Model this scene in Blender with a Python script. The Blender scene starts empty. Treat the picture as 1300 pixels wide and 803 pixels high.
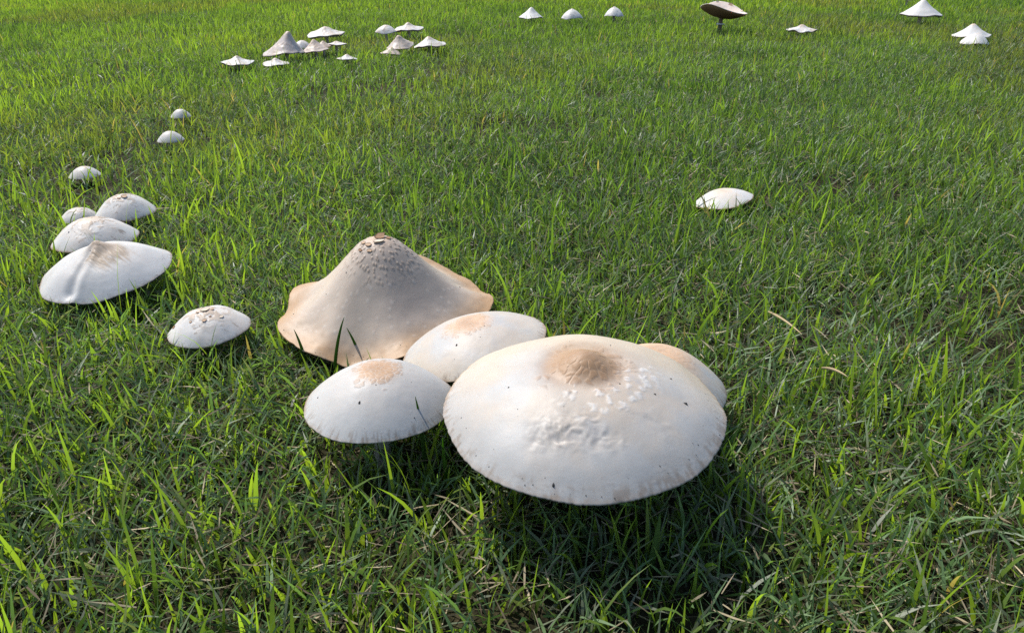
import bpy, math, random
import numpy as np
from mathutils import Matrix, Vector

# ------------------------------------------------------------------ camera, sky, sun, exposure
PW, PH = 1300.0, 803.0                 # the photograph
FPX, PITCH, CAMZ = 970.0, math.radians(25.4), 0.48
scene = bpy.context.scene
col = scene.collection
cam_d = bpy.data.cameras.new("camera"); cam = bpy.data.objects.new("camera", cam_d); col.objects.link(cam)
cam.location = (0, 0, CAMZ); cam.rotation_euler = (math.pi / 2 - PITCH, 0, 0)
cam_d.sensor_width = 36.0; cam_d.lens = 36.0 * FPX / PW
cam_d.clip_start = 0.02; cam_d.clip_end = 2000
scene.camera = cam

SUN_AZ, SUN_EL = math.radians(-46.0), math.radians(53.0)   # azimuth from +Y (view), negative = left
sdir = Vector((math.sin(SUN_AZ) * math.cos(SUN_EL), math.cos(SUN_AZ) * math.cos(SUN_EL), math.sin(SUN_EL)))
world = bpy.data.worlds.new("World"); scene.world = world; world.use_nodes = True
nt = world.node_tree
sky = nt.nodes.new("ShaderNodeTexSky"); sky.sky_type = 'NISHITA'; sky.sun_disc = False
sky.sun_elevation = SUN_EL; sky.sun_rotation = SUN_AZ
bg = nt.nodes["Background"]; bg.inputs[1].default_value = 0.15
nt.links.new(sky.outputs[0], bg.inputs[0])
sun_d = bpy.data.lights.new("sun", 'SUN'); sun_d.energy = 4.8; sun_d.angle = math.radians(0.55); sun_d.color = (1.0, 0.96, 0.90)
sun = bpy.data.objects.new("sun", sun_d); col.objects.link(sun)
sun.rotation_euler = sdir.to_track_quat('Z', 'Y').to_euler(); sun.location = sdir * 30
vs = scene.view_settings
vs.view_transform = 'Standard'; vs.look = 'None'; vs.exposure = 0.45; vs.gamma = 1.0; vs.use_curve_mapping = False
scene.cycles.use_denoising = False
scene.cycles.max_bounces = 8; scene.cycles.transparent_max_bounces = 4

rng = np.random.default_rng(11)

# ------------------------------------------------------------------ helpers
def ray(u, v):
    x, y = (u - PW / 2) / FPX, -(v - PH / 2) / FPX
    c, s = math.cos(PITCH), math.sin(PITCH)
    return np.array([x, c + y * s, -s + y * c])          # depth along the lens axis is 1

def at_height(u, v, z):
    d = ray(u, v); t = (z - CAMZ) / d[2]
    return d * t + np.array([0, 0, CAMZ]), t

def _h(ix, iy, seed):
    a = (ix.astype(np.int64) * 374761393 + iy.astype(np.int64) * 668265263 + seed * 974634777) & 0xFFFFFFFF
    a = ((a ^ (a >> 13)) * 1274126177) & 0xFFFFFFFF
    a = ((a ^ (a >> 16)) * 2246822519) & 0xFFFFFFFF
    return ((a ^ (a >> 15)) & 0xFFFFFF) / float(0xFFFFFF)

def vnoise(x, y, seed=0):
    ix, iy = np.floor(x), np.floor(y); fx, fy = x - ix, y - iy
    fx = fx * fx * (3 - 2 * fx); fy = fy * fy * (3 - 2 * fy)
    a, b = _h(ix, iy, seed), _h(ix + 1, iy, seed)
    c, d = _h(ix, iy + 1, seed), _h(ix + 1, iy + 1, seed)
    return (a * (1 - fx) + b * fx) * (1 - fy) + (c * (1 - fx) + d * fx) * fy

def fbm(x, y, seed=0, oct=4):
    s = 0; amp = 0.5; tot = 0
    for o in range(oct):
        s = s + amp * vnoise(x * 2 ** o + 17.3 * o, y * 2 ** o - 9.1 * o, seed + o); tot += amp; amp *= 0.5
    return s / tot

def voro(x, y, seed=0):
    ix, iy = np.floor(x), np.floor(y)
    f1 = np.full(x.shape, 9.0); f2 = np.full(x.shape, 9.0); cid = np.zeros(x.shape)
    for dx in (-1, 0, 1):
        for dy in (-1, 0, 1):
            cx, cy = ix + dx, iy + dy
            px, py = cx + _h(cx, cy, seed), cy + _h(cx, cy, seed + 7)
            d = np.hypot(x - px, y - py); near = d < f1
            f2 = np.where(near, f1, np.minimum(f2, d)); f1 = np.where(near, d, f1)
            cid = np.where(near, _h(cx, cy, seed + 13), cid)
    return f1, f2, cid

def sstep(a, b, x):
    t = np.clip((x - a) / (b - a), 0, 1); return t * t * (3 - 2 * t)

def mix(c, d, m):
    return c * (1 - m[..., None]) + np.asarray(d, float) * m[..., None]

def mesh_np(name, V, faces, colors=None, smooth=True):
    """faces: list of integer arrays (k,3) or (k,4)."""
    me = bpy.data.meshes.new(name)
    V = np.ascontiguousarray(V, np.float32)
    me.vertices.add(len(V)); me.vertices.foreach_set("co", V.ravel())
    loops = np.concatenate([f.ravel() for f in faces]).astype(np.int32)
    tot = np.concatenate([np.full(len(f), f.shape[1], np.int32) for f in faces])
    start = np.concatenate([[0], np.cumsum(tot)[:-1]]).astype(np.int32)
    me.loops.add(len(loops)); me.loops.foreach_set("vertex_index", loops)
    me.polygons.add(len(tot)); me.polygons.foreach_set("loop_start", start)
    if smooth: me.polygons.foreach_set("use_smooth", np.ones(len(tot), bool))
    if colors is not None:
        at = me.attributes.new("tint", 'FLOAT_COLOR', 'POINT')
        c4 = np.ones((len(V), 4), np.float32); c4[:, :3] = colors
        at.data.foreach_set("color", c4.ravel())
    me.update(calc_edges=True); me.validate()
    return me

def link(name, me, mat, parent=None, M=None):
    o = bpy.data.objects.new(name, me); col.objects.link(o)
    if mat: me.materials.append(mat)
    if parent is not None: o.parent = parent
    if M is not None: o.matrix_local = M
    return o

def tag(o, label=None, cat=None, group=None, kind=None):
    for k, v in (("label", label), ("category", cat), ("group", group), ("kind", kind)):
        if v: o[k] = v
    return o

# ------------------------------------------------------------------ materials
def tint_material(name, rough, spec, transl=0.0, tcol=(1, 1, 1), bump=None, sss=0.0, vary=0.0):
    m = bpy.data.materials.new(name); m.use_nodes = True
    n, l = m.node_tree.nodes, m.node_tree.links
    p = n["Principled BSDF"]; out = n["Material Output"]
    a = n.new("ShaderNodeAttribute"); a.attribute_name = "tint"
    src = a.outputs["Color"]
    tc = n.new("ShaderNodeTexCoord")
    if vary:
        nz = n.new("ShaderNodeTexNoise"); nz.inputs["Scale"].default_value = vary; nz.inputs["Detail"].default_value = 5
        l.new(tc.outputs["Object"], nz.inputs["Vector"])
        mr = n.new("ShaderNodeMapRange"); mr.inputs["To Min"].default_value = 0.86; mr.inputs["To Max"].default_value = 1.10
        l.new(nz.outputs["Fac"], mr.inputs["Value"])
        mx = n.new("ShaderNodeVectorMath"); mx.operation = 'SCALE'
        l.new(src, mx.inputs[0]); l.new(mr.outputs[0], mx.inputs["Scale"]); src = mx.outputs[0]
    l.new(src, p.inputs["Base Color"])
    p.inputs["Roughness"].default_value = rough
    p.inputs["Specular IOR Level"].default_value = spec
    if sss:
        p.inputs["Subsurface Weight"].default_value = sss
        p.inputs["Subsurface Radius"].default_value = (1.0, 0.6, 0.4)
        p.inputs["Subsurface Scale"].default_value = 0.006
    if bump:
        nb = n.new("ShaderNodeTexNoise"); nb.inputs["Scale"].default_value = bump[0]; nb.inputs["Detail"].default_value = 6
        nb.inputs["Roughness"].default_value = 0.65
        l.new(tc.outputs["Object"], nb.inputs["Vector"])
        b = n.new("ShaderNodeBump"); b.inputs["Strength"].default_value = bump[1]; b.inputs["Distance"].default_value = bump[2]
        l.new(nb.outputs["Fac"], b.inputs["Height"]); l.new(b.outputs[0], p.inputs["Normal"])
    if transl:
        t = n.new("ShaderNodeBsdfTranslucent")
        mm = n.new("ShaderNodeVectorMath"); mm.operation = 'MULTIPLY'; mm.inputs[1].default_value = tcol
        l.new(src, mm.inputs[0]); l.new(mm.outputs[0], t.inputs["Color"])
        ms = n.new("ShaderNodeMixShader"); ms.inputs[0].default_value = transl
        l.new(p.outputs[0], ms.inputs[1]); l.new(t.outputs[0], ms.inputs[2]); l.new(ms.outputs[0], out.inputs[0])
    return m

M_CAP = tint_material("mushroom cap skin", 0.50, 0.22, bump=(260, 0.16, 0.0008), sss=0.15, vary=45)
M_STEM = tint_material("mushroom stem flesh", 0.7, 0.25, bump=(300, 0.5, 0.001), vary=80)
M_GILL = tint_material("mushroom gills", 0.8, 0.15, vary=90)
M_GRASS = tint_material("grass blade", 0.46, 0.36, transl=0.55, tcol=(2.4, 2.45, 0.7))
M_MAT = tint_material("matted grass blade", 0.50, 0.55, transl=0.36, tcol=(2.25, 2.35, 0.9))
M_THATCH = tint_material("dry grass", 0.75, 0.2, transl=0.15, tcol=(1, 1, 1))
M_BIT = tint_material("dry scale", 0.8, 0.2, vary=200)

def ground_material():
    m = bpy.data.materials.new("soil and thatch"); m.use_nodes = True
    n, l = m.node_tree.nodes, m.node_tree.links
    p = n["Principled BSDF"]; p.inputs["Roughness"].default_value = 0.95; p.inputs["Specular IOR Level"].default_value = 0.1
    g = n.new("ShaderNodeNewGeometry")
    a = n.new("ShaderNodeTexNoise"); a.inputs["Scale"].default_value = 55; a.inputs["Detail"].default_value = 8; a.inputs["Roughness"].default_value = 0.7
    l.new(g.outputs["Position"], a.inputs["Vector"])
    r = n.new("ShaderNodeValToRGB"); e = r.color_ramp.elements
    e[0].position = 0.34; e[0].color = (0.012, 0.010, 0.006, 1)
    e[1].position = 0.75; e[1].color = (0.085, 0.066, 0.038, 1)
    k = e.new(0.52); k.color = (0.028, 0.026, 0.012, 1)
    l.new(a.outputs["Fac"], r.inputs["Fac"])
    # beyond the built blades the lawn's own green takes over, with distance along the ground (not the view)
    ln = n.new("ShaderNodeVectorMath"); ln.operation = 'LENGTH'; l.new(g.outputs["Position"], ln.inputs[0])
    mr = n.new("ShaderNodeMapRange"); mr.inputs["From Min"].default_value = 6; mr.inputs["From Max"].default_value = 14
    l.new(ln.outputs["Value"], mr.inputs["Value"])
    b = n.new("ShaderNodeTexNoise"); b.inputs["Scale"].default_value = 1.3; b.inputs["Detail"].default_value = 9
    l.new(g.outputs["Position"], b.inputs["Vector"])
    r2 = n.new("ShaderNodeValToRGB"); e = r2.color_ramp.elements
    e[0].position = 0.3; e[0].color = (0.045, 0.085, 0.014, 1); e[1].position = 0.7; e[1].color = (0.085, 0.14, 0.025, 1)
    l.new(b.outputs["Fac"], r2.inputs["Fac"])
    mx = n.new("ShaderNodeMix"); mx.data_type = 'RGBA'
    l.new(mr.outputs[0], mx.inputs["Factor"]); l.new(r.outputs[0], mx.inputs["A"]); l.new(r2.outputs[0], mx.inputs["B"])
    l.new(mx.outputs["Result"], p.inputs["Base Color"])
    bp = n.new("ShaderNodeBump"); bp.inputs["Strength"].default_value = 0.8; bp.inputs["Distance"].default_value = 0.01
    l.new(a.outputs["Fac"], bp.inputs["Height"]); l.new(bp.outputs[0], p.inputs["Normal"])
    return m

# ------------------------------------------------------------------ the ground
def gz(x, y):
    near = 1 - sstep(18.0, 30.0, np.hypot(x, y))
    return near * (0.018 * (fbm(x * 1.4 + 3, y * 1.4, 5, 2) - 0.5) + 0.012 * (fbm(x * 7, y * 7 + 4, 6, 2) - 0.5))

def build_ground():
    t = np.linspace(-1, 1, 231)
    gx = np.sign(t) * (2.2 * np.abs(t) + 600 * np.abs(t) ** 7)
    s = np.linspace(0, 1, 201)
    gy = -1.5 + 7.5 * s + 900 * s ** 7
    gy = np.concatenate([[-600, -60, -8], gy])
    X, Y = np.meshgrid(gx, gy)
    V = np.stack([X, Y, gz(X, Y)], -1).reshape(-1, 3)
    nx = len(gx); i = np.arange((len(gy) - 1) * nx).reshape(-1, nx)[:, :-1].ravel()
    F = np.stack([i, i + 1, i + nx + 1, i + nx], 1)
    tag(link("lawn_ground", mesh_np("lawn_ground", V, [F]), ground_material()), kind="structure")
build_ground()

# ------------------------------------------------------------------ mushrooms
CAPS = []        # solids that the grass keeps out of

def profile(pts, soft=0.07):
    """Smooth curve through the points, flat at the axis."""
    x = np.array([p[0] for p in pts]); y = np.array([p[1] for p in pts])
    x = np.concatenate([[-x[1]], x, [1.3]]); y = np.concatenate([[y[1]], y, [y[-1] + (y[-1] - y[-2]) / (x[-2] - x[-3]) * .3]])
    h = np.diff(x); d = np.diff(y) / h
    m = np.concatenate([[0], (d[:-1] * h[1:] + d[1:] * h[:-1]) / (h[:-1] + h[1:]), [d[-1]]]); m[1] = 0
    xs = np.linspace(0, 1.3, 521); k = np.clip(np.searchsorted(x, xs, 'right') - 1, 0, len(h) - 1)
    t = (xs - x[k]) / h[k]
    ys = (2*t**3-3*t**2+1)*y[k] + (t**3-2*t**2+t)*h[k]*m[k] + (-2*t**3+3*t**2)*y[k+1] + (t**3-t**2)*h[k]*m[k+1]
    n = max(3, int(soft / (xs[1] - xs[0])) | 1); ker = np.hanning(n + 2); ker /= ker.sum()
    ys = np.convolve(np.pad(ys, n, 'reflect', reflect_type='even')[: len(ys) + 2 * n], ker, 'same')[n:-n]
    return lambda r: np.interp(r, xs, ys)

PARA = [(0, 1.06), (.06, 1.04), (.16, .955), (.3, .875), (.5, .73), (.7, .50), (.85, .285), (.95, .10), (1, 0)]
DOME = [(0, 1), (.2, .965), (.4, .85), (.6, .65), (.8, .37), (.92, .16), (1, 0)]
CONE = [(0, 1), (.08, .95), (.3, .68), (.5, .45), (.7, .26), (.85, .11), (1, 0)]
FLAT = [(0, 1), (.1, .93), (.25, .66), (.45, .40), (.7, .20), (.9, .06), (1, 0)]
BOWL = [(0, 0), (.15, .01), (.35, .10), (.6, .42), (.8, .75), (1, 1)]

WHITE = np.array([.385, .372, .352])

def mushroom(label, u, v, wpx, h, H, prof, roll=0, pitch=0, group=None, near=0, seed=1,
             base=WHITE, crown=(.31, .19, .10), crown_r=.16, crown_a=.9, sc=(.14, .42, 15, .8),
             tan=.25, tan_c=(.45, .34, .23), rim_c=(.27, .17, .10), rim_a=.85, waves=(), zwaves=(),
             gill_c=(.50, .47, .36), detail=None, stem_c=(.42, .37, .30), flakes=(), specks=(), lean=.6, skew=0):
    P, depth = at_height(u, v, h)
    R = wpx * depth / FPX
    yaw = math.atan2(-P[0], P[1])
    rot = Matrix.Rotation(yaw, 4, 'Z') @ Matrix.Rotation(-math.radians(roll), 4, 'Y') @ Matrix.Rotation(math.radians(pitch), 4, 'X')
    N = rot.to_3x3() @ Vector((0, 0, 1))
    base_xy = np.array([P[0] - N.x * h * lean, P[1] - N.y * h * lean])
    bz = float(gz(np.array([base_xy[0]]), np.array([base_xy[1]]))[0]) - 0.006
    root = bpy.data.objects.new("mushroom", None); col.objects.link(root)
    root.empty_display_size = 0.03
    root.location = (base_xy[0], base_xy[1], bz)
    tag(root, label, "mushroom", group)
    Mcap = Matrix.Translation(Vector(P) - root.location) @ rot
    nR, nT = ((26, 72), (70, 220), (136, 372))[near]
    pf = profile(prof, .06)
    r = (np.linspace(0, 1, nR + 1)[1:] ** 0.92)[:, None]; th = (np.arange(nT) * 2 * math.pi / nT)[None, :]
    sd = seed * 31
    edge = 1 + sum((a * np.cos(n * th + p) for n, a, p in waves), np.zeros_like(th))
    cx, sy = np.cos(th), np.sin(th)
    edge = edge + .02 * (vnoise(cx * 2.2 + seed, sy * 2.2, sd) - .5) * 2
    ragged = edge + .003 * (vnoise(cx * 26 + seed, sy * 26, sd + 5) - .5) * 2 + .004 * (vnoise(cx * 60, sy * 60 + seed, sd + 6) - .5) * 2
    er = 1 + (edge - 1) * r ** 2 + (ragged - edge) * r ** 60
    X, Y = r * er * cx, r * er * sy
    rr = r + 0 * th
    Z = H * pf(rr)
    Z = Z + sum((a * np.cos(n * th + p) * rr ** 2.2 for n, a, p in zwaves), np.zeros_like(rr))
    Z = Z + .030 * (fbm(X * 1.7 + seed * 3, Y * 1.7, sd + 1, 2) - .5) + .008 * (fbm(X * 6 + seed, Y * 6, sd + 2, 3) - .5)
    X = X + skew * Z
    # ---- skin: white flesh, tan wash, brown crown breaking up into scales, ragged tan rim
    C = np.ones(rr.shape + (3,)) * np.asarray(base)
    n1 = fbm(X * 2.6 + seed, Y * 2.6, sd + 3); n2 = fbm(X * 9, Y * 9 + seed, sd + 4); n3 = fbm(X * 34, Y * 34, sd + 8, 3)
    C = C * (.93 + .10 * n1 + .05 * n2)[..., None]
    wash = tan * sstep(.36, .72, n1 + .25 * (n2 - .5) + .22 * (1 - rr))
    C = mix(C, tan_c, np.clip(wash, 0, 1))
    s0, s1, sf, sa = sc
    wob = .05 * (n2 - .5)
    f1, f2, cid = voro(X * sf + .5 * n3, Y * sf + .5 * n2 + seed, sd + 9)
    prob = (1 - sstep(s0, s1, rr + wob * 2)) * sa
    on = sstep(0, .10, prob - cid) * sstep(.07, .20, f2 - f1)
    lift = on * sstep(s0 * .5, s0 * 1.3, rr) * (1 - sstep(s1 * .8, s1 * 1.05, rr))
    Z = Z + .004 * lift * (1 - .5 * f1)
    cr = np.asarray(crown)
    pale = mix(np.ones_like(C) * cr, np.asarray(base) * .95, sstep(s0 * .7, s1, rr) * .62)
    C = mix(C, pale, on * (.72 if near else .65))
    m = sstep(crown_r * 1.6, crown_r * .5, rr + .14 * (n1 - .5) + wob) * crown_a * (.75 + .25 * sstep(.05, .2, f2 - f1))
    tone = 1.0 + .35 * (n2 - .5) + .30 * (n3 - .5) + .30 * sstep(.0, crown_r, rr)
    C = mix(C, np.clip(cr * tone[..., None], 0, .8), m)
    # rim: fine radial lines, tan speckle and a brown torn edge
    nlin = vnoise(th * 28 + 0 * rr, rr * 5, sd + 10) if near else n3
    C = C * (1 - .20 * sstep(.90, .985, rr) * sstep(.45, .8, nlin))[..., None]
    C = mix(C, rim_c, rim_a * sstep(.965, .995, rr + .035 * (n3 - .5) + .015 * (nlin - .5)))
    fq = voro(X * 42, Y * 42, sd + 11)
    spk = .8 * sstep(.26, .16, fq[0]) * (fq[2] < .30) * sstep(.80, .95, rr + .25 * (n1 - .5))
    C = mix(C, np.asarray(rim_c) * .75, .65 * spk); Z = Z + .002 * spk
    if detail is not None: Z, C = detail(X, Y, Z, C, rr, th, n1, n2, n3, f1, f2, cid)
    # ---- rim roll
    zr = Z[-1:]; xr, yr = X[-1:], Y[-1:]
    th_ = (.035, .022, .014)[near]
    extra = [(1.004, -th_ * .35), (1.002, -th_ * .75), (.990, -th_), (.955, -th_ * 1.1)]
    Xs = np.concatenate([X] + [xr * k for k, _ in extra]); Ys = np.concatenate([Y] + [yr * k for k, _ in extra])
    Zs = np.concatenate([Z] + [zr + d + (H * (float(pf(k)) - float(pf(1))) if k < 1 else 0) for k, d in extra])
    Cs = np.concatenate([C] + [C[-1:] * .92] * len(extra))
    V = np.stack([Xs, Ys, Zs], -1).reshape(-1, 3) * R
    V = np.concatenate([V, [[float(X[0].mean()) * R, float(Y[0].mean()) * R, float(Z[0].mean()) * R]]])
    nr = Xs.shape[0]
    i = np.arange((nr - 1) * nT).reshape(nr - 1, nT); j = np.roll(i, -1, 1)
    F = np.stack([i, i + nT, j + nT, j], -1).reshape(-1, 4)
    k = np.arange(nT); Ft = np.stack([np.full(nT, len(V) - 1), k, np.roll(k, -1)], 1)
    colr = np.concatenate([Cs.reshape(-1, 3), Cs[0].mean(0)[None]])
    cap = link("cap", mesh_np("cap", V, [F, Ft], np.clip(colr, .01, .9)), M_CAP, root, Mcap)
    # ---- gills: folded sheet below the shell
    ng = (40, 90, 150)[near]; g = (np.arange(ng * 2) * math.pi / ng)[None, :]
    gr = np.array([.975, .93, .8, .6, .4, .2, .10])[:, None]
    ge = np.interp(g % (2 * math.pi), np.append(th[0], 2 * math.pi), np.append(ragged[0], ragged[0, 0]))
    gedge = 1 + (ge - 1) * gr ** 2
    zt = H * pf(gr + 0 * g) + sum((a * np.cos(n * g + p) * gr ** 2.2 for n, a, p in zwaves), np.zeros((7, ng * 2)))
    fold = (np.arange(ng * 2) % 2)[None, :] * np.array([.2, .6, 1, 1, .9, .7, .3])[:, None]
    gt = np.array([.05, .09, .12, .14, .15, .16, .17])[:, None]
    GV = np.stack([gr * gedge * np.cos(g) + skew * zt, gr * gedge * np.sin(g), zt - gt * (1 if H > .3 else .6) - fold * .055], -1).reshape(-1, 3) * R
    n2g = ng * 2; i = np.arange(6 * n2g).reshape(6, n2g); j = np.roll(i, -1, 1)
    GC = np.asarray(gill_c) * (1 - .25 * fold.reshape(-1, 1))
    link("gills", mesh_np("gills", GV, [np.stack([i, i + n2g, j + n2g, j], -1).reshape(-1, 4)], GC, False), M_GILL, cap)
    # ---- stem with bulb, and its ring
    top = Vector((skew * H * R * .9, 0, (H * float(pf(0)) - .13) * R)); T = Mcap @ top
    T0 = np.array(T); up = np.array(rot.to_3x3() @ Vector((0, 0, 1))) * T0[2] * .45
    ts = np.linspace(0, 1, 12); ns = 18; sr = max(.006, min(.0095 + .03 * R, .09 * R + .003))
    cen = np.stack([3 * (1 - t) * t ** 2 * (T0 - up) + t ** 3 * T0 + 3 * (1 - t) ** 2 * t * np.array([0, 0, T0[2] * .3]) for t in ts])
    rad = sr * (1.0 + .55 * np.exp(-(ts / .13) ** 2) - .15 * ts + .25 * np.exp(-((1 - ts) / .08) ** 2))
    a = np.arange(ns) * 2 * math.pi / ns
    SV = cen[:, None, :] + rad[:, None, None] * np.stack([np.cos(a), np.sin(a), 0 * a], -1)[None]
    SV = SV.reshape(-1, 3); i = np.arange(11 * ns).reshape(11, ns); j = np.roll(i, -1, 1)
    SC = np.asarray(stem_c) * (.75 + .4 * vnoise(SV[:, 0] * 400 + seed, SV[:, 2] * 40, sd))[:, None]
    stem = link("stem", mesh_np("stem", SV, [np.stack([i, j, j + ns, i + ns], -1).reshape(-1, 4)], SC), M_STEM, root)
    if near:
        q = 8; prof_r = np.array([1.02, 1.7, 1.85, 1.75, 1.0]); prof_z = np.array([.004, .002, -.001, -.004, -.002])
        w = 1 + .08 * np.cos(5 * a + seed)
        RV = (cen[q][None, None, :] + np.stack([prof_r[:, None] * w * sr * np.cos(a), prof_r[:, None] * w * sr * np.sin(a), prof_z[:, None] + 0 * a], -1)).reshape(-1, 3)
        i = np.arange(4 * ns).reshape(4, ns); j = np.roll(i, -1, 1)
        link("ring", mesh_np("ring", RV, [np.stack([i, j, j + ns, i + ns], -1).reshape(-1, 4)], np.ones((len(RV), 3)) * .55), M_STEM, stem)
    # ---- loose scales (flakes) lifting off the skin, each a piece of its own; specks joined
    def surf(fr, ft):
        kr = int(np.argmin(np.abs(r[:, 0] - fr))); kt = int(round(ft / (2 * math.pi) * nT)) % nT
        p = Vector((X[kr, kt], Y[kr, kt], Z[kr, kt])) * R
        k1, k0 = min(kr + 3, nR - 1), max(kr - 3, 0)
        tr = Vector((X[k1, kt] - X[k0, kt], Y[k1, kt] - Y[k0, kt], Z[k1, kt] - Z[k0, kt])).normalized()
        ta = Vector((-math.sin(ft), math.cos(ft), 0)); nn = tr.cross(ta).normalized()
        if nn.z < 0: nn = -nn
        return p, tr, ta, nn
    for q, (fr, fd, size, lft, fc) in enumerate(flakes):
        ft = math.radians(fd) % (2 * math.pi); p, tr, ta, nn = surf(fr, ft)
        rq = random.Random(seed * 100 + q); nv = 9; s = size * R
        out = [(math.cos(x * 2 * math.pi / nv) * rq.uniform(.7, 1.15), math.sin(x * 2 * math.pi / nv) * rq.uniform(.5, .9)) for x in range(nv)]
        FV = []
        for layer in (1, 0):
            for sc_, dz in ((1.0, 0), (.5, .10)):
                for ox, oy in out:
                    w = p + ta * ox * s * sc_ + tr * oy * s * sc_ + nn * (s * (.45 * lft * max(0, oy * sc_ + .3) + dz * .6) + .0007 * R / .1 * layer)
                    FV.append(w)
        a1 = list(range(nv)); FF = []
        for b0 in (0, 2 * nv):
            for x in a1:
                y = (x + 1) % nv; FF.append((b0 + x, b0 + y, b0 + nv + y, b0 + nv + x))
        for x in a1:
            y = (x + 1) % nv; FF.append((x, y, 2 * nv + y, 2 * nv + x))
        FV.append(sum(FV[nv:2 * nv], Vector()) / nv)
        tri = np.array([(len(FV) - 1, nv + x, nv + (x + 1) % nv) for x in a1])
        link("scale", mesh_np("scale", np.array(FV), [np.array(FF), tri], np.ones((len(FV), 3)) * np.asarray(fc)), M_BIT, cap)
    if near == 2:
        q = random.Random(seed); specks = tuple(specks) + tuple((q.uniform(.86, .985), q.uniform(-165, 10), q.uniform(.004, .010)) for _ in range(34)) + tuple((q.uniform(.2, .9), q.uniform(0, 360), q.uniform(.004, .008)) for _ in range(12))
    if specks:
        SVv, SF = [], []
        for q, (fr, fd, size) in enumerate(specks):
            ft = math.radians(fd) % (2 * math.pi); p, tr, ta, nn = surf(fr, ft); b0 = len(SVv); s = size * R
            for x in range(7):
                a_ = x * 2 * math.pi / 7
                SVv.append(p + ta * math.cos(a_) * s * .6 + tr * math.sin(a_) * s * (1 + .3 * math.sin(x * 3)) - nn * .0005)
            SVv.append(p + nn * s * .6)
            SF += [(b0 + x, b0 + (x + 1) % 7, b0 + 7) for x in range(7)]
        d = link("specks", mesh_np("specks", np.array(SVv), [np.array(SF)], np.ones((len(SVv), 3)) * .03), M_BIT, cap); d["kind"] = "stuff"
    CAPS.append((np.array(P), np.array(N), R, H, pf, max(abs(x[1]) for x in zwaves) if zwaves else 0))
    return root

# --- foreground cluster
def big_detail(X, Y, Z, C, rr, th, n1, n2, n3, f1, f2, cid):
    front = sstep(.25, -.25, Y); right = sstep(-.3, .3, X)
    # cream wash over the back half and a brown collar round the boss
    back = sstep(-.15, .45, Y + .25 * (n1 - .5)) * sstep(.10, .3, rr)
    C = mix(C, (.47, .38, .27), .60 * back)
    collar = sstep(.52, .12, rr + .14 * (n2 - .5)) * sstep(-.36, .02, Y + .12 * n2 + .10 * np.abs(X))
    C = mix(C, (.30, .19, .11), .8 * collar)
    Z = Z + .035 * np.exp(-(rr / .13) ** 2) - .02 * np.exp(-((rr - .24) / .08) ** 2)
    # pale swollen warts in front and to the right of the boss
    w1, w2, wc = voro(X * 13 + 1.0 * n2, Y * 16 + 1.2 * n3, 911)
    zone = sstep(.20, .30, rr) * sstep(.62, .42, rr) * sstep(.12, -.10, Y - .30 * X) * sstep(-.30, .02, X)
    wart = zone * sstep(.52, .10, w1) * (wc < .60)
    Z = Z + .0045 * wart
    C = mix(C, (.44, .36, .28), .55 * zone * (1 - sstep(.52, .2, w1)) * right)
    C = mix(C, (.56, .54, .51), .55 * wart)
    # puckered band across the front
    band = np.exp(-((Y + .60 - .25 * X * X - .12 * X + .06 * (n1 - .5)) / .11) ** 2) * sstep(-.42, -.20, X) * sstep(.75, .15, X)
    pk = fbm(X * 13 + 2 * n1, Y * 15 + 3 * n2, 77, 4) - .5
    band = band * sstep(.25, .6, vnoise(X * 4.5, Y * 6, 79) + .35 * sstep(.3, -.2, X))
    Z = Z + band * (.040 * pk - .012 * sstep(.5, .7, n2))
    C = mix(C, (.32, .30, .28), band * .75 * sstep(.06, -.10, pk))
    # front lower rim's shade painted as grey, plus fine radial lines on the right
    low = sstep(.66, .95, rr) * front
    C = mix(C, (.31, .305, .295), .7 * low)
    li = vnoise(th * 44, rr * 9, 88) * .6 + .4 * n3
    Z = Z + .0012 * sstep(.86, .96, rr) * sstep(-.1, .5, X) * front * (li - .5)
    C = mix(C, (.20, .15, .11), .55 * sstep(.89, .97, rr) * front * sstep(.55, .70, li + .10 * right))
    return Z, C

def peak_detail(X, Y, Z, C, rr, th, n1, n2, n3, f1, f2, cid):
    C = mix(C, (.32, .26, .215), .75 * sstep(.75, .15, np.hypot((X - .22) / 1.0, (Y + .15) / 1.0)))  # shaded patch right of the tip, painted into the skin colour
    C = mix(C, (.35, .215, .11), .9 * sstep(.68, .97, rr + .16 * (n1 - .5)))
    C = mix(C, (.33, .24, .16), .6 * sstep(.60, .85, rr) * sstep(.52, .72, n2) * sstep(.1, -.4, Y))
    C = mix(C, (.44, .32, .22), .6 * sstep(.20, .02, rr))
    # small tilted scales on the upper flank
    g1, g2, gc = voro(X * 27 + n2, Y * 27, 505)
    z = sstep(.09, .14, rr) * sstep(.48, .26, rr + .2 * (n2 - .5)) * sstep(.35, .05, Y)
    s = z * (gc < .75) * sstep(.36, .22, g1)
    Z = Z + .006 * s; C = mix(C, (.17, .11, .065), .65 * s * sstep(.08, .26, g1))
    C = mix(C, (.48, .40, .32), .6 * s * sstep(.14, .0, g1))
    q1, q2, qc = voro(X * 17, Y * 17 + .8 * n1, 506)
    w = sstep(.30, .18, q1) * (qc < .28) * sstep(.30, .42, rr) * sstep(.92, .75, rr)
    C = mix(C, (.50, .44, .38), .35 * w); Z = Z + .0015 * w
    Z = Z + .03 * sstep(.5, .9, rr) * (fbm(X * 5, Y * 5, 520, 3) - .5)
    return Z, C

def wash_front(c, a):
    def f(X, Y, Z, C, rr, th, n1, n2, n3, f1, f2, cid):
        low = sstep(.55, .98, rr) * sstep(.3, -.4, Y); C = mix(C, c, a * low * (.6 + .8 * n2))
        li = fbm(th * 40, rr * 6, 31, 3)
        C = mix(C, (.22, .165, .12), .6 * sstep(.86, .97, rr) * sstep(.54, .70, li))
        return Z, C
    return f

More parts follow.
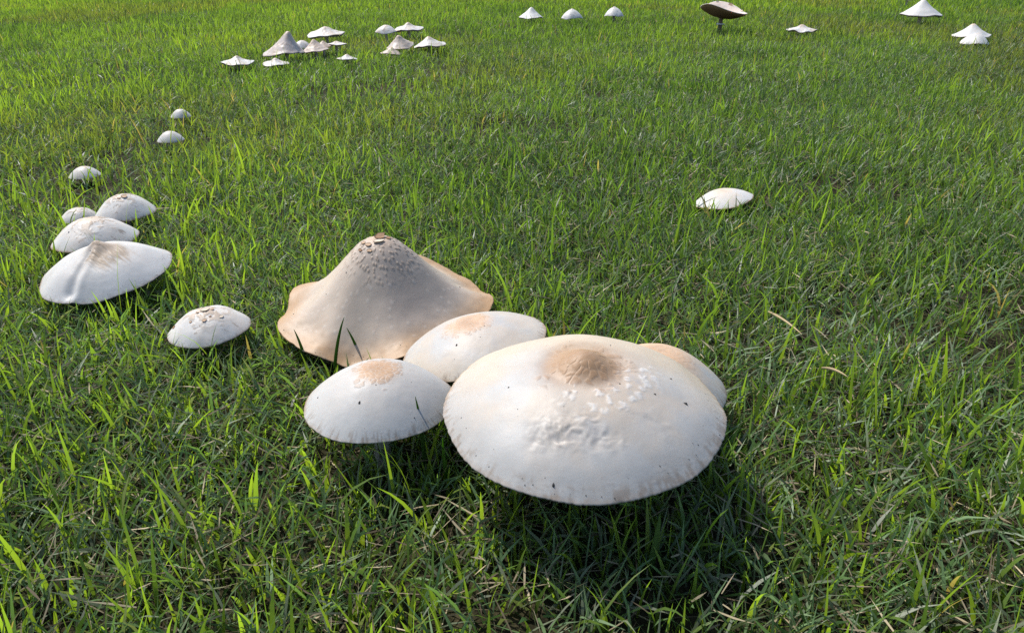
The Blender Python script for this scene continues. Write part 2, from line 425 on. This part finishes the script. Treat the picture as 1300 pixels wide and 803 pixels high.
TANF = (.36, .25, .165); BRF = (.22, .13, .075); PALEF = (.48, .40, .31)
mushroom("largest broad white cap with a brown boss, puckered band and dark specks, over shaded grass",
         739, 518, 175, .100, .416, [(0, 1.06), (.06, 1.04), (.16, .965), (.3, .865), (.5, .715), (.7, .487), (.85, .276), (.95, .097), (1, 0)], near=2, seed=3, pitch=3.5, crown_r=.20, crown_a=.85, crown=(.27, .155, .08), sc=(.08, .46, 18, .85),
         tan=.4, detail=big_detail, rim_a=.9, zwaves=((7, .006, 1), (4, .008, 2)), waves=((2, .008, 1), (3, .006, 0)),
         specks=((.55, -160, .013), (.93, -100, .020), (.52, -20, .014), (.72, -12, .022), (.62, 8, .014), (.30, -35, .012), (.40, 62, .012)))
mushroom("tall peaked tan cap with flaring wavy brown rim and flakes at its tip",
         490, 393, 130, .04, .76, [(0, 1.0), (.1, .985), (.19, .92), (.33, .74), (.5, .49), (.65, .295), (.8, .15), (.9, .09), (1, .05)], pitch=4, roll=2,
         near=2, seed=5, base=(.41, .335, .265), crown_r=.05, crown=(.42, .29, .19), sc=(.03, .10, 22, .5), tan=.3, tan_c=(.5, .42, .35),
         rim_c=(.40, .26, .14), rim_a=.9, waves=((2, .012, .5), (5, .016, 1.1), (9, .012, 2), (14, .006, 1)), zwaves=((3, .035, 2.6), (5, .04, .4), (9, .022, 1.4)), detail=peak_detail,
         flakes=((.06, -85, .055, .5, PALEF), (.115, -140, .035, .3, TANF), (.13, -172, .03, .4, TANF), (.05, 60, .06, .9, BRF), (.16, -120, .028, .3, TANF),
                 (.10, 10, .03, .4, BRF), (.19, -150, .022, .4, BRF)),
         specks=((.86, -172, .012), (.72, -2, .014), (.36, -150, .012), (.55, -160, .010)))
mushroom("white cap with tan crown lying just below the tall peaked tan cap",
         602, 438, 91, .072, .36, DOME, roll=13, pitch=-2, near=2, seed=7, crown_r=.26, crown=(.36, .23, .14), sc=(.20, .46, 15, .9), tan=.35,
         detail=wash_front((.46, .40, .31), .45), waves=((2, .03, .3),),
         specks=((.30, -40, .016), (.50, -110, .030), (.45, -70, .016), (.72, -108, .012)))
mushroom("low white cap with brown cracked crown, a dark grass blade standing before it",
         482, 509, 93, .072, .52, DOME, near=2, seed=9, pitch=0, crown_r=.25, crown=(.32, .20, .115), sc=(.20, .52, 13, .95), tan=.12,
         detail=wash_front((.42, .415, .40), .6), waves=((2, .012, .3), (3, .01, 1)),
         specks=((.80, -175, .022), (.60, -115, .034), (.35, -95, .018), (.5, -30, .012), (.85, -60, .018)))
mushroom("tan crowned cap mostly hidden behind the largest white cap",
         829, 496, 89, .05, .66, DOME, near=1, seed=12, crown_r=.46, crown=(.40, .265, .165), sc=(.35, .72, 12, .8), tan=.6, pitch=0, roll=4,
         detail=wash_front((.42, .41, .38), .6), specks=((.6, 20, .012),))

# --- left-hand cluster
def crease(X, Y, Z, C, rr, th, n1, n2, n3, f1, f2, cid):
    # a fold from the tip towards the left front, and a torn fibrous patch beside the tip
    a = math.radians(-128); along = X * math.cos(a) + Y * math.sin(a); across = -X * math.sin(a) + Y * math.cos(a)
    w = .05 + .06 * np.clip(along, 0, 1)
    fold = np.exp(-((across + .03) / w) ** 2) * sstep(.0, .12, along) * sstep(1.0, .82, rr)
    Z = Z - .055 * fold * (.5 + .8 * sstep(0, .9, along)) + .022 * np.exp(-((across - .07) / .07) ** 2) * sstep(.02, .2, along)
    b = math.radians(-62); al = X * math.cos(b) + Y * math.sin(b); ac = -X * math.sin(b) + Y * math.cos(b)
    fib = sstep(.05, .10, al) * sstep(.58, .36, al + .22 * (vnoise(ac * 30, al * 3, 61) - .5)) * sstep(.38, .22, np.abs(ac))
    C = mix(C, (.28, .20, .125), .8 * fib * (.7 + .5 * vnoise(ac * 60, al * 9, 62)) * sstep(.25, .55, n2 + .25))
    Z = Z + .010 * fib * (vnoise(ac * 60, al * 9, 62) - .3)
    C = mix(C, (.40, .30, .21), .6 * sstep(.30, .7, Y) * sstep(.3, .9, rr))
    C = mix(C, (.37, .285, .21), .6 * sstep(.45, .1, rr) * sstep(-.5, .2, X))
    C = mix(C, (.42, .42, .42), .5 * sstep(.4, .9, rr) * sstep(.2, -.5, Y))
    return Z, C

def patchy(X, Y, Z, C, rr, th, n1, n2, n3, f1, f2, cid):
    C = mix(C, (.35, .26, .18), .75 * sstep(.50, .62, n2 + .25 * (.4 - rr)) * sstep(.85, .3, rr))
    Z = Z + .009 * sstep(.50, .62, n2) * sstep(.9, .4, rr) + .05 * (fbm(X * 2.5, Y * 2.5, 405, 2) - .5)
    q1, q2, qc = voro(X * 6 + 2 * n2, Y * 6 + 2 * n1, 404)
    C = mix(C, (.22, .17, .13), .7 * sstep(.26, .10, q1 + .2 * (n3 - .5)) * (qc < .20) * sstep(.95, .8, rr))
    return Z, C

mushroom("wide white cap with a deep fold and torn tan fibres beside its tip",
         135, 345, 77, .055, .58, [(0, 1.0), (.08, .92), (.2, .77), (.4, .62), (.65, .43), (.85, .20), (1, 0)], roll=6, pitch=4, near=2, base=WHITE * 1.15, seed=15,
         crown_r=.10, crown=(.36, .26, .18), sc=(.05, .12, 14, .4), tan=.1, detail=crease, waves=((2, .02, .4), (3, .015, 1.2)), zwaves=((2, .02, 1), (3, .015, .8), (5, .015, .3), (9, .006, 1)))
mushroom("spotted white cap half hidden behind the folded wide cap",
         121, 304, 51, .04, .55, DOME, near=1, base=WHITE * 1.24, seed=17, crown_r=.22, crown=(.42, .33, .24), sc=(.15, .6, 9, .4), tan=.2, detail=patchy, zwaves=((3, .04, .5),), specks=((.6, -150, .03), (.55, -135, .02)))
mushroom("domed white cap with a flat crown flake beside the spotted cap",
         160, 270, 36, .045, .66, DOME, roll=2, near=1, base=WHITE * 1.24, seed=19, crown_r=.2, crown=(.42, .33, .24), crown_a=.6, sc=(.1, .5, 8, .35), tan=.15,
         detail=patchy, flakes=((.22, -70, .13, .35, TANF), (.12, 170, .09, .2, PALEF), (.3, -110, .06, .3, TANF)))
mushroom("small white cap sunk in grass next to the domed and spotted caps",
         101, 277, 23, .03, .60, DOME, near=1, base=WHITE * 1.24, seed=21, crown_r=.15, crown=(.42, .33, .25), crown_a=.5, sc=(.1, .5, 6, .4), tan=.2, detail=patchy)
mushroom("single white cap with lifted crown flakes, in grass away from the folded cap's cluster",
         266, 417, 50, .042, .54, DOME, near=1, base=WHITE * 1.24, seed=23, roll=3, crown_r=.12, crown=(.36, .25, .16), sc=(.1, .4, 8, .25), tan=.2, rim_a=.45,
         detail=patchy, flakes=((.05, -90, .13, .3, PALEF), (.45, -98, .07, .5, TANF), (.50, -48, .07, .4, PALEF), (.48, -140, .045, .4, TANF), (.80, 172, .07, .3, BRF), (.36, -75, .04, .5, BRF), (.18, -20, .06, .4, TANF), (.20, -150, .05, .4, TANF)))
mushroom("small pale cap nearly covered by grass, beside no other, near the domed white cap",
         108, 223, 19, .022, .62, DOME, near=1, base=WHITE * 1.24, seed=25, crown_r=.25, crown=(.40, .30, .21), crown_a=.5, sc=(.1, .7, 6, .5), tan=.3)
mushroom("small domed white cap, the larger of two spaced apart in grass",
         217, 178, 16.5, .028, .70, DOME, near=1, base=WHITE * 1.24, seed=27, crown_r=.15, crown_a=.4, sc=(.1, .6, 6, .4), tan=.2)
mushroom("tiny round white cap, the smaller of two spaced apart in grass",
         230, 148, 12.5, .03, .75, DOME, near=1, base=WHITE * 1.24, seed=29, crown_r=.15, crown_a=.4, sc=(.1, .6, 6, .4), tan=.2)
mushroom("lone smooth white cap with tan edge tilted in open lawn",
         918, 254, 37.5, .035, .36, DOME, roll=12, near=1, base=WHITE * 1.24, seed=31, crown_r=.3, crown=(.42, .32, .23), crown_a=.7, sc=(.1, .4, 9, .4), tan=.35, zwaves=((3, .03, .5),), rim_a=.9)

# --- far left group
PINK = np.array([.46, .38, .325]); G2 = "caps in the crowded far group"
def worn(X, Y, Z, C, rr, th, n1, n2, n3, f1, f2, cid):
    s = sstep(.54, .66, n2 + .2 * (.5 - rr))
    Z = Z + .06 * (fbm(X * 2.2, Y * 2.2, int(abs(Z[0, 0]) * 9999) % 997, 3) - .5) + .015 * s
    C = mix(C, (.34, .25, .18), .55 * s)
    return Z, mix(C, (.38, .27, .18), .35 * sstep(.5, .7, n1) * sstep(.5, 1, rr))
def plain(X, Y, Z, C, rr, th, n1, n2, n3, f1, f2, cid): return Z + .03 * (n1 - .5), C
def far(label, u, v, w, h, H, prof, **k):
    d = dict(base=WHITE * 1.34, sc=(.05, .6, 8, .25), tan=.3, crown_r=.14, crown_a=.6, rim_a=.3, crown=(.42, .29, .20)); d.update(k)
    q = random.Random(d.get("seed", 1)); ph = lambda: q.uniform(0, 6.28)
    d.setdefault("waves", ((2, .03, ph()), (3, .03, ph()), (7, .018, ph())))
    d.setdefault("zwaves", ((2, .03, ph()), (3, .035, ph()), (7, .014, ph())))
    d.setdefault("detail", worn); d.setdefault("pitch", q.uniform(-3, 3))
    return mushroom(label, u, v, w, h, H, prof, **d)
far("flat wavy white cap standing alone at the outer end of the crowded far group", 301.5, 79, 20.5, .055, .36, FLAT, seed=41, zwaves=((2, .05, 0), (5, .03, 1)))
far("low white cap in front of the tall tilted grey peak", 350, 80.5, 16.5, .045, .40, FLAT, seed=42)
far("tall tilted grey pink peak of the crowded far group", 360, 66.5, 25, .055, .98, CONE, roll=4, pitch=0, skew=.42, seed=43, base=(.42, .36, .33), tan=.4, tan_c=(.36, .29, .24))
far("white cap peeping out behind the dull pink cone", 384, 60.5, 12, .05, .72, DOME, seed=44)
far("dull pink cone shaped cap beside the tall tilted peak", 400.5, 64, 17.5, .055, .78, CONE, roll=6, seed=45, base=PINK, crown=(.34, .24, .17))
far("small brownish cap between the dull pink cone and flat thin cap", 410.5, 58.5, 11, .065, .56, CONE, seed=46, base=PINK * .85)
far("flat thin white cap with a low tip below the tall stalked parasol", 427, 56, 14, .07, .24, FLAT, seed=47, zwaves=((3, .04, 1),))
far("white parasol cap on visible stem rising above the crowded far group", 413.5, 43, 24.3, .080, .36, [(0, 1), (.15, .88), (.4, .55), (.7, .22), (1, 0)], roll=3, seed=48, crown_a=.4)
far("small white cap low in grass by the flat thin cap", 440.5, 74.5, 12.5, .04, .44, FLAT, seed=49)
# --- second far group
far("white cap tucked beside the flat parasol with its stem showing", 490, 40.5, 13.5, .075, .58, DOME, seed=51, roll=2, crown_a=.4, zwaves=((3, .05, 2),))
far("flat white parasol cap with stem showing above the grey cone pair", 518.5, 36.5, 18.5, .078, .40, FLAT, roll=3, seed=52, crown_a=.4)
far("grey pink cone cap over dark shade, a small cap before it", 508, 58.5, 17.8, .06, .74, CONE, roll=7, pitch=6, seed=53, base=(.42, .36, .32))
far("small tan white cap pressed against the grey pink cone", 497, 67.5, 13.5, .035, .54, CONE, roll=-4, seed=54, base=PINK)
far("white peaked cap with thin spread rim beside the grey pink cone", 545, 57.5, 20, .05, .52, CONE, roll=5, seed=55)
# --- far row of three
far("smooth pointed white cap, widest of three spaced in a row", 674.3, 22, 15.8, .06, .76, CONE, seed=61, detail=plain, crown_a=.2, tan=.05, sc=(.05, .3, 8, .1))
def mott(X, Y, Z, C, rr, th, n1, n2, n3, f1, f2, cid):
    q1, q2, qc = voro(X * 7, Y * 7, 77)
    return Z + .04 * (n2 - .5), mix(C, (.20, .19, .18), .6 * sstep(.38, .2, q1 + .3 * (n3 - .5)) * (qc < .5))
far("white mottled domed cap, the middle one of a row of three", 726, 23, 13.2, .06, .80, PARA, seed=62, detail=mott, crown_a=.3, tan=.05)
far("white mottled domed cap at one end of a row of three", 779.3, 20.5, 12.8, .06, .84, PARA, seed=63, detail=mott, crown_a=.3, tan=.05)
# --- old upturned one
far("old cap turned up like a bowl, dark brown gills showing, on a dark stem", 917, 19, 30, .12, .29, BOWL, roll=-9, pitch=2, seed=65, base=(.62, .52, .45), tan=.35, tan_c=(.45, .34, .26), detail=plain,
    zwaves=((2, .10, math.pi + math.radians(20)), (3, .05, .8)), gill_c=(.26, .165, .095), stem_c=(.13, .095, .07), rim_c=(.70, .62, .55), rim_a=.8, near=1, lean=.15,
    flakes=((.9, 150, .10, 2.0, TANF), (.93, 75, .09, 1.6, TANF), (.95, 110, .07, 1.2, PALEF), (.96, 35, .06, 1.2, PALEF)))
far("flat white cap with a broken wavy rim, alone in open lawn", 1017.5, 38, 18.6, .045, .34, FLAT, seed=67, zwaves=((3, .05, 1), (7, .04, 2)), waves=((5, .05, 1),))
far("smooth pointed white cap on a short visible stem, alone", 1169, 18, 24.6, .09, .70, CONE, seed=69, detail=plain, tan=.05, crown_a=.2, sc=(.05, .3, 8, .1))
far("flat white cap beyond the pointed cap on a short stem", 1152, -1, 9, .08, .5, FLAT, seed=70)
far("pointed white cap partly covered by a smaller cap", 1233, 45.5, 22, .055, .66, CONE, seed=71, detail=plain, roll=2, tan=.1)
far("small white cap in front of a larger pointed cap", 1237.5, 55, 17, .035, .66, DOME, seed=73, detail=plain, tan=.1)

# ------------------------------------------------------------------ grass
def in_cap(Pt):
    """Pt (n,k,3): which blades pass through a cap's solid."""
    bad = np.zeros(Pt.shape[0], bool)
    for P, N, R, H, pf, zw in CAPS:
        d = Pt[:, 0, :2] - P[:2]; sel = np.nonzero((d ** 2).sum(1) < (R * 1.1 + .16) ** 2)[0]
        if not len(sel): continue
        q = Pt[sel] - P; a = q @ N; rad = np.sqrt(np.maximum((q ** 2).sum(-1) - a * a, 0)) / R
        hit = (rad < 1.03) & (a > -.006 - zw * R - .02 * R) & (a < R * (H * pf(np.minimum(rad, 1)) + zw) + .004)
        bad[sel] |= hit.any(1)
    return bad

def curve(base, L, az, a0, a1, seg):
    t = (np.arange(seg) + .5) / seg
    ang = a0[:, None] + (a1 - a0)[:, None] * t[None] ** 1.3
    step = (L / seg)[:, None]
    hx = np.concatenate([np.zeros((len(L), 1)), np.cumsum(np.sin(ang) * step, 1)], 1)
    hz = np.concatenate([np.zeros((len(L), 1)), np.cumsum(np.cos(ang) * step, 1)], 1)
    P = np.stack([base[:, None, 0] + hx * np.cos(az)[:, None], base[:, None, 1] + hx * np.sin(az)[:, None], base[:, None, 2] + hz], -1)
    return P, np.concatenate([ang, ang[:, -1:]], 1)

def blade_mesh(base, L, W, az, a0, a1, tw, c0, c1, seg, wp=2.4, avoid=True):
    """Arrays of one blade each -> V, quads, tris, colours."""
    if avoid:
        for _ in range(3):
            Pt, _a = curve(base, L, az, a0, a1, max(seg, 5)); b = in_cap(Pt)
            L = np.where(b, L * .62, L)
        Pt, _a = curve(base, L, az, a0, a1, max(seg, 5)); keep = ~in_cap(Pt)
        base, L, W, az, a0, a1, tw, c0, c1 = (q[keep] for q in (base, L, W, az, a0, a1, tw, c0, c1))
    n = len(L)
    P, ang = curve(base, L, az, a0, a1, seg)
    s = np.stack([-np.sin(az), np.cos(az), 0 * az], -1)[:, None]
    nn = np.stack([-np.cos(ang) * np.cos(az)[:, None], -np.cos(ang) * np.sin(az)[:, None], np.sin(ang)], -1)
    tv = tw[:, None] * (1 + .6 * np.arange(seg + 1)[None] / seg)
    side = s * np.cos(tv)[..., None] + nn * np.sin(tv)[..., None]
    t = np.arange(seg + 1) / seg
    w = W[:, None] * .5 * (1 - t[None] ** wp) * (.62 + .38 * np.minimum(1, t[None] * 3.5))
    A = P[:, :-1] - side[:, :-1] * w[:, :-1, None]; B = P[:, :-1] + side[:, :-1] * w[:, :-1, None]
    V = np.concatenate([np.stack([A, B], 2).reshape(n, seg * 2, 3), P[:, -1:]], 1)
    nv = seg * 2 + 1; o = (np.arange(n) * nv)[:, None]
    k = np.arange(seg - 1) * 2
    Q = (o[:, :, None] + np.stack([k, k + 1, k + 3, k + 2], -1)[None]).reshape(-1, 4) if seg > 1 else np.zeros((0, 4), int)
    T = (o + np.array([seg * 2 - 2, seg * 2 - 1, seg * 2])[None]).reshape(-1, 3)
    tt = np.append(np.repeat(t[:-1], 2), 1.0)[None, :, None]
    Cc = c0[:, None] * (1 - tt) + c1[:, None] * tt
    return V.reshape(-1, 3), Q, T, Cc.reshape(-1, 3)

def merge(name, parts, mat):
    V, Q, T, C, o = [], [], [], [], 0
    for v, q, t, c in parts:
        V.append(v); Q.append(q + o); T.append(t + o); C.append(c); o += len(v)
    return link(name, mesh_np(name, np.concatenate(V), [np.concatenate(Q), np.concatenate(T)], np.concatenate(C)), mat)

def scatter(y0, y1, dens):
    out = .45 if y1 < 2 else .21
    margin = .8 + .3 * y1; hw = .61 * y1 + .30 + margin; n = int((y1 - y0) * 2 * hw * dens)
    y = rng.uniform(y0, y1, n); x = rng.uniform(-hw, hw, n)
    vis = np.abs(x) < .61 * y + .28
    keep = vis | ((np.abs(x) < .61 * y + .28 + margin) & (rng.random(n) < out))
    x, y = x[keep], y[keep]
    d = fbm(x * 3.1 + 40, y * 3.1, 201, 3)
    k = rng.random(len(x)) < sstep(.20, .60, d) * .75 + .25
    x, y = x[k], y[k]
    return np.stack([x, y, gz(x, y) - .003], -1)

def upright(b, seg, ws=1.0, ls=1.0):
    n = len(b); x, y = b[:, 0], b[:, 1]
    pat = fbm(x * 1.7, y * 1.7 + 9, 211, 3); pat2 = fbm(x * .55 + 5, y * .55, 212, 2); tuft = fbm(x * 8, y * 8, 213, 2)
    L = np.clip(rng.lognormal(math.log(.042), .36, n), .02, .115) * (.60 + .80 * tuft) * ls
    W = rng.uniform(.0023, .0052, n) * ws
    az = rng.uniform(0, 2 * math.pi, n); a0 = np.abs(rng.normal(.12, .16, n)); a1 = a0 + np.abs(rng.normal(.45, .38, n))
    tw = rng.normal(0, .6, n)
    g = rng.random(n)
    dark = np.array([.060, .115, .028]); mid = np.array([.100, .170, .036]); lime = np.array([.135, .210, .032])
    m = np.clip(.55 * g + 1.2 * (pat - .5) + .9 * (pat2 - .5) + .24, 0, 1)
    c = np.where((m < .5)[:, None], dark + (mid - dark) * (m * 2)[:, None], mid + (lime - mid) * ((m - .5) * 2)[:, None])
    c = c * rng.uniform(.8, 1.2, (n, 1))
    olive = sstep(.50, .68, fbm(x * .9 + 31, y * .9, 217, 3))[:, None] * .55
    c = c * (1 - olive) + np.array([.105, .115, .045]) * olive
    dry = rng.random(n) < .015 + .05 * olive[:, 0]; c[dry] = np.array([.20, .17, .10]) * rng.uniform(.7, 1.2, (dry.sum(), 1))
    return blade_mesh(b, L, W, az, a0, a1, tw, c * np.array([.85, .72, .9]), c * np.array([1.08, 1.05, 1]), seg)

def matted(b, seg, ws=1.0):
    n = len(b); x, y = b[:, 0], b[:, 1]
    pat = fbm(x * 1.7, y * 1.7 + 9, 211, 3)
    L = rng.uniform(.018, .050, n); W = rng.uniform(.0018, .0038, n) * ws
    az = rng.uniform(0, 2 * math.pi, n); a0 = rng.uniform(.25, 1.1, n); a1 = a0 + rng.uniform(.1, .75, n)
    b = b.copy(); b[:, 2] += rng.uniform(0, .022, n)
    c = np.array([.086, .145, .048]) * (1 + .5 * (pat - .5))[:, None] * rng.uniform(.65, 1.4, (n, 1)) * np.array([1, 1, 1.1])
    dull = rng.random(n) < .30; c[dull] = np.array([.125, .148, .085]) * rng.uniform(.7, 1.3, (dull.sum(), 1))
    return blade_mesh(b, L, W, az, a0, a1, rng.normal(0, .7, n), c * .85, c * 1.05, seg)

def thatch(b, ws=1.0):
    n = len(b); b = b.copy(); b[:, 2] += rng.uniform(.002, .034, n)
    L = rng.uniform(.010, .042, n); W = rng.uniform(.0008, .0022, n) * ws
    a0 = rng.uniform(1.1, 1.6, n); a1 = a0 + rng.uniform(-.3, .3, n)
    g = rng.random((n, 1)); c = np.array([.085, .065, .038]) * (1 - g) + np.array([.46, .38, .24]) * g ** 2
    return blade_mesh(b, L, W, rng.uniform(0, 6.283, n), a0, a1, rng.normal(0, .9, n), c * .9, c * 1.05, 2, 4)

up, mt, thp = [], [], []
for y0, y1, du, dm, dt, su, sm, ws in ((.08, 1.4, 6800, 21500, 7500, 5, 2, 1.0), (1.4, 2.8, 6600, 14000, 5500, 4, 2, 1.1),
                                       (2.8, 4.6, 5000, 7200, 2500, 3, 2, 1.25), (4.6, 7.0, 3700, 3000, 800, 2, 1, 1.6),
                                       (7.0, 10.5, 2100, 700, 0, 2, 1, 2.1), (10.5, 18, 500, 0, 0, 1, 1, 4.0)):
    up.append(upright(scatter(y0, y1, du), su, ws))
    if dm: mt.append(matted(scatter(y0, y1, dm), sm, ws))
    if dt: thp.append(thatch(scatter(y0, y1, dt), ws))
# longer blades left standing close in front of the smaller caps, where the mower and the caps bent none down
fr = []
for P, N, R, H, pf, zw in CAPS:
    if P[1] > 3.5 or (R > .1 and P[0] > -.1): continue
    n = int(420 * R); to = math.atan2(-P[1], -P[0]); a = to + rng.normal(0, .75, n); q = R * rng.uniform(.92, 1.35, n)
    x, y = P[0] + np.cos(a) * q, P[1] + np.sin(a) * q
    fr.append(np.stack([x, y, gz(x, y) - .003], -1))
up.append(upright(np.concatenate(fr), 5, 1.0, 1.25))
tag(merge("grass", up, M_GRASS), "upright bright green grass blades covering the lawn", "grass", kind="stuff")
tag(merge("grass_undergrowth", mt, M_MAT), "short matted dull green grass close to the soil", "grass", kind="stuff")
tag(merge("dead_grass", thp, M_THATCH), "tan dead grass littering the soil between green blades", "grass", kind="stuff")

# ------------------------------------------------------------------ single blades and straws that stand out
def single(label, pts, width, color, mat, name, cat):
    """pts: blade centre line from base to tip, in metres; folded along its midrib."""
    pts = np.array(pts, float); n = 12
    t = np.linspace(0, 1, n); k = np.linspace(0, 1, len(pts))
    if len(pts) == 3:
        P = ((1 - t) ** 2)[:, None] * pts[0] + (2 * t * (1 - t))[:, None] * pts[1] + (t ** 2)[:, None] * pts[2]
    else:
        P = np.stack([np.interp(t, k, pts[:, i]) for i in range(3)], -1)
    T = np.gradient(P, axis=0); T /= np.linalg.norm(T, axis=1)[:, None]
    ref = np.array([0, -1, .35]); s = np.cross(T, ref); s /= np.linalg.norm(s, axis=1)[:, None]
    nrm = np.cross(s, T)
    w = width * .5 * (1 - t ** 3) * (.6 + .4 * np.minimum(1, t * 4)) + .0002
    B0 = P[0].copy()
    V = np.concatenate([P - s * w[:, None] - nrm * w[:, None] * .35, P + nrm * 0, P + s * w[:, None] - nrm * w[:, None] * .35,
                        P - s * w[:, None] - nrm * (w[:, None] * .35 + .0003), P - nrm * .0003, P + s * w[:, None] - nrm * (w[:, None] * .35 + .0003)]) - B0
    i = np.arange(n - 1); F = []
    for a, b in ((0, n), (n, 2 * n), (4 * n, 3 * n), (5 * n, 4 * n), (3 * n, 0), (2 * n, 5 * n)):
        F.append(np.stack([i + a, i + b, i + b + 1, i + a + 1], 1))
    c = np.tile(np.asarray(color)[None] * (1.0), (len(V), 1)) * (.8 + .3 * np.tile(t, 6))[:, None]
    o = link(name, mesh_np(name, V, F, c), mat); o.location = B0
    return tag(o, label, cat)

def on_ground(u, v, z=0.0): return at_height(u, v, z)[0]
def blade_px(u0, v0, u1, v1, toward=0.0, bow=0.0):
    """Base on the ground under pixel (u0,v0), tip where (u1,v1)'s ray meets the upright plane through the base."""
    b = on_ground(u0, v0); d = ray(u1, v1); t = (b[1] - toward) / d[1]
    tip = d * t + np.array([0, 0, CAMZ]); m = (b + tip) / 2 + np.array([bow, 0, (tip[2] - b[2]) * .12])
    return [b, m, tip]
LG = (.085, .165, .020); DG = (.050, .100, .020)
single("dark narrow grass blade rising in front of the low white cap", blade_px(540, 612, 527, 503, bow=.004), .0042, DG, M_GRASS, "grass_blade", "grass blade")
single("pale green blade leaning by the largest cap's rim beside the dark narrow blade", blade_px(572, 625, 562, 556, bow=-.004), .0036, LG, M_GRASS, "grass_blade", "grass blade")
single("straight green blade crossing the peaked tan cap's lower rim", blade_px(424, 486, 437, 402, bow=-.004), .0040, DG, M_GRASS, "grass_blade", "grass blade")
single("dark blade leaning across the peaked tan cap from the straight green blade's foot", blade_px(464, 474, 440, 416, bow=.002), .0038, DG, M_GRASS, "grass_blade", "grass blade")
single("dark blade leaning left against the outer flank of the peaked tan cap", blade_px(392, 478, 373, 418, bow=.003), .0040, DG, M_GRASS, "grass_blade", "grass blade")
single("wide pale green blade standing alone in shade below the largest cap", blade_px(822, 735, 838, 652, bow=.003), .0058, (.10, .16, .05), M_GRASS, "grass_blade", "grass blade")
STR = (.42, .32, .18)
def straw(label, u0, v0, u1, v1, z, w):
    a, b = on_ground(u0, v0, z), on_ground(u1, v1, z + .006)
    single(label, [a, (a + b) / 2 + np.array([0, 0, .006]), b], w, STR, M_THATCH, "dry_straw", "straw")
straw("long tan dry straw lying on grass in open lawn beyond the largest cap", 975, 395, 1018, 424, .050, .0026)
straw("short tan dry straw lying near the tan crowned half hidden cap", 1043, 467, 1076, 478, .050, .0030)
